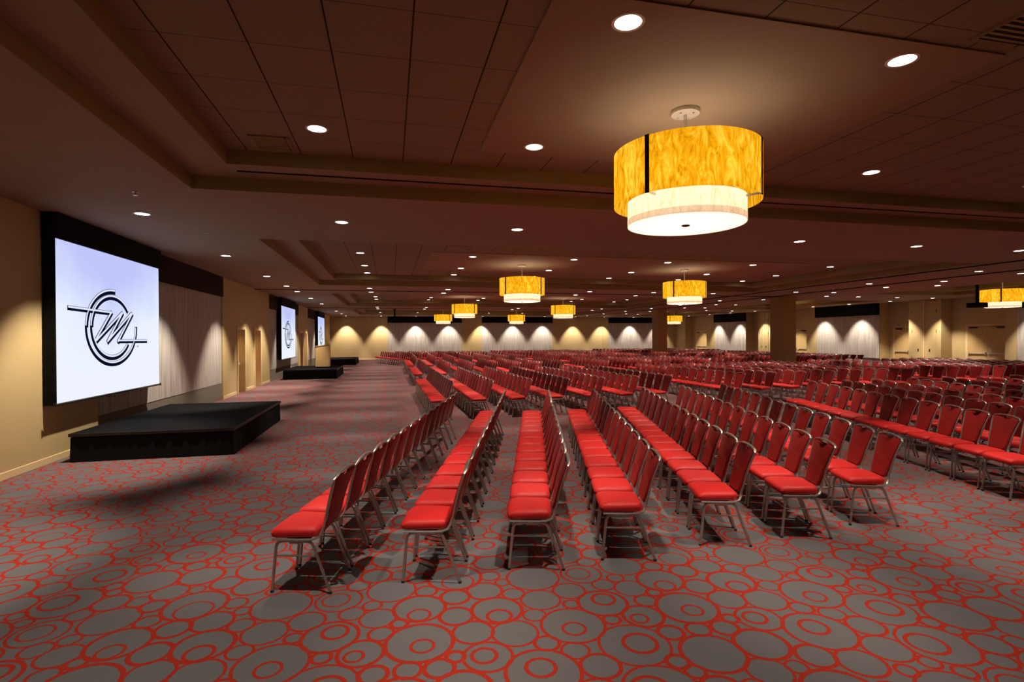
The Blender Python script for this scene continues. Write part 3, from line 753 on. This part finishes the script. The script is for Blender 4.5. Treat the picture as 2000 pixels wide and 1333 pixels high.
# ------------------------------------------------------------------ drum pendants
def make_pendant():
    r = thing('pendant_light', 'x', 'pendant light')          # origin at the ceiling
    b = MB(); b.lathe([(.138, 0), (.145, -.004), (.145, -.030), (.139, -.038), (.02, -.042)], 40); cn = b.obj('ceiling_canopy', M['nickel'], r)
    for a in (.5, 2.07, 3.64, 5.21):
        b = MB(); b.lathe([(.010, -.046), (.010, -.056), (.006, -.060)], 10, (.09 * math.cos(a), .09 * math.sin(a)))
        b.obj('canopy_screw', M['nickel'], cn)
    b = MB(); b.tube([(0, 0, -.04), (0, 0, -.62)], .017, n=12); b.obj('stem', M['nickel'], r)
    b = MB(); b.rings([[(.725 * math.cos(2 * PI * j / 96), .725 * math.sin(2 * PI * j / 96), z) for j in range(96)] for z in (-.97, -.84, -.70, -.56, -.436)], True, False)
    sh = b.obj('outer_shade', M['amber'], r, fix=False)
    b = MB(); b.rings([[(.585 * math.cos(2 * PI * j / 96), .585 * math.sin(2 * PI * j / 96), z) for j in range(96)] for z in (-1.11, -1.0, -.93)], True, False)
    ins = b.obj('inner_shade', M['cream'], r, fix=False)
    b = MB(); b.rings([[(.587 * math.cos(2 * PI * j / 96), .587 * math.sin(2 * PI * j / 96), z) for j in range(96)] for z in (-1.176, -1.11)], True, False)
    b.obj('inner_shade_band', M['creamband'], ins, fix=False)
    b = MB(); b.lathe([(.58, -1.168), (.58, -1.175)], 96); b.obj('diffuser', M['diffuser'], r)
    b = MB(); b.lathe([(.04, -1.174), (.045, -1.182), (.03, -1.19), (.008, -1.194)], 20); b.obj('finial', M['darkmetal'], r)
    for a in (3.68, 5.43, 1.6):
        ca, sa = math.cos(a), math.sin(a); t = (-sa, ca)
        b = MB(); w = .022
        vs = [((.731) * ca + t[0] * s * w, .731 * sa + t[1] * s * w, z) for s in (-1, 1) for z in (-.975, -.43)] + [((.722) * ca + t[0] * s * w, .722 * sa + t[1] * s * w, z) for s in (-1, 1) for z in (-.975, -.43)]
        b.add(vs, [(0, 2, 3, 1), (4, 5, 7, 6), (0, 1, 5, 4), (2, 6, 7, 3), (0, 4, 6, 2), (1, 3, 7, 5)]); st = b.obj('shade_strap', M['darkmetal'], r, smooth=False)
        b = MB(); b.tube([(.722 * ca, .722 * sa, -.955), (.585 * ca, .585 * sa, -.965)], .012, n=6); b.tube([(.60 * ca, .60 * sa, -.962), (.03 * ca, .03 * sa, -.62)], .006, n=6); b.obj('shade_bracket', M['nickel'], st)
    l = bpy.data.lights.new('bulb', 'POINT'); l.energy = 15; l.color = (1, .95, .89); l.shadow_soft_size = .12
    lo = bpy.data.objects.new('bulb', l); COL.objects.link(lo); lo.parent = r; lo.location = (0, 0, -.74)
    remember(r); return r
pn = make_pendant()
PEND = [(2.98, 4.95, 'large two-tier amber drum pendant, biggest and nearest the camera'), (4.15, 16.6, 'amber drum pendant in the second coffer, nearer the stage wall'), (10.0, 16.7, 'amber drum pendant in the second coffer, nearer the columns'),
        (4.16, 30.2, 'amber drum pendant in the third coffer, nearer the stage wall'), (10.1, 30.3, 'amber drum pendant in the third coffer, nearer the columns'), (4.25, 43.6, 'small distant amber drum pendant over the far angled chairs, stage side'),
        (10.4, 43.6, 'small distant amber drum pendant over the far angled chairs, column side'), (25.3, 44.0, 'small distant amber drum pendant seen past the farther column'), (25.4, 30.3, 'amber drum pendant half hidden behind the nearer column'), (25.0, 17.1, 'amber drum pendant near the door wall beside the projector')]
for i, (x, y, w) in enumerate(PEND):
    loc = (x, y, ceil_z(x, y))
    if i == 0: pn.location = loc; tag(pn, w, None, 'amber drum pendants')
    else: dup(pn, loc, 0, w, 'amber drum pendants')

# ------------------------------------------------------------------ small ceiling and wall fittings
def projector(x, y, zt, zb, rz, label):
    r = thing('ceiling_projector', label, 'projector', (x, y, zt), rz)
    h = zt - zb
    b = MB(); b.tube([(0, 0, 0), (0, 0, -h + .1)], .055, n=12); b.lathe([(.12, 0), (.12, -.02)], 16); b.obj('mount_pole', M['black'], r)
    b = MB(); b.box(-.26, .26, -.24, .24, -h - .1, -h + .1); bd = b.obj('projector_body', M['black'], r, smooth=False, bevel=.02)
    b = MB(); b.tube([(-.25, 0, -h), (-.31, 0, -h)], .07, n=16); b.obj('lens_barrel', M['darkmetal'], bd)
projector(.32, 37.2, ZC, 3.1, 0, 'black ceiling projector on a pole in front of the far wall')
projector(23.7, 17.15, Z3, 3.2, PI, 'black ceiling projector on a pole beside the amber pendant')
def vent(x, y, z, label, w=.28):
    r = thing('air_vent', label, 'vent', (x, y, z))
    b = MB()
    for q in ((-w, w, -w, -w + .04), (-w, w, w - .04, w), (-w, -w + .04, -w + .04, w - .04), (w - .04, w, -w + .04, w - .04)): b.box(*q, -.012, .0)
    b.obj('vent_frame', M['tile'], r, smooth=False)
    b = MB()
    for k in range(9): yy = -w + .06 + k * (2 * w - .12) / 8; b.box(-w + .04, w - .04, yy - .012, yy + .012, -.006, 0)
    b.obj('louvre', M['riser'], r, smooth=False)
    b = MB(); b.box(-w + .04, w - .04, -w + .04, w - .04, -.002, .0); b.obj('vent_backing', M['slot'], r, smooth=False)
vent(4.75, 3.02, Z3, 'square ceiling air vent behind the nearest pendant, beyond the two lights')
vent(-1.36, 6.84, Z3, 'square ceiling air vent in the corner of the nearest coffer', .22)
vent(1.72, 13.3, Z3, 'square ceiling air vent at the near edge of the second coffer')
def sprinkler(x, y, label):
    z = ceil_z(x, y); r = thing('ceiling_sprinkler', label, 'sprinkler', (x, y, z))
    b = MB(); b.lathe([(.04, 0), (.04, -.006), (.012, -.010)], 16); b.obj('escutcheon', M['white'], r)
    b = MB(); b.lathe([(.012, -.008), (.012, -.04), (.028, -.044), (.028, -.048)], 12); b.obj('deflector', M['nickel'], r)
for i, (x, y) in enumerate(((-3.32, 8.1), (-3.33, 11.0))): sprinkler(x, y, f'small ceiling sprinkler above the nearest stage aisle, {ORD[i+1]} from the camera')
sprinkler(18.1, 18.7, 'small ceiling sprinkler between the tracks before the nearer column')
def outlet(loc, facing, label):
    r = thing('wall_outlet', label, 'outlet', loc)
    b = MB(); b.box(*sorted((0, .012 * facing)), -.06, .06, -.06, .06); pl = b.obj('cover_plate', M['white'], r, smooth=False, bevel=.003)
    b = MB(); b.box(*sorted((.012 * facing, .015 * facing)), -.015, .015, .01, .04); b.box(*sorted((.012 * facing, .015 * facing)), -.015, .015, -.04, -.01); b.obj('socket', M['glide'], pl, smooth=False)
outlet((XL - .05, 30.95, .42), 1, 'white outlet plate on the dado by the middle stage')
outlet((XR - .02, 28.72, .40), -1, 'white outlet plate under the middle grey panel, farther of two')
outlet((XR - .02, 28.45, .40), -1, 'white outlet plate under the middle grey panel, nearer of two')

S.cycles.diffuse_bounces = 2
# ------------------------------------------------------------------ world and view
w = bpy.data.worlds.new('world'); S.world = w; w.use_nodes = True
w.node_tree.nodes['Background'].inputs[0].default_value = (0, 0, 0, 1)
S.view_settings.view_transform = 'Standard'; S.view_settings.look = 'None'; S.view_settings.gamma = 1; S.view_settings.exposure = 0.15
S.view_settings.use_curve_mapping = False
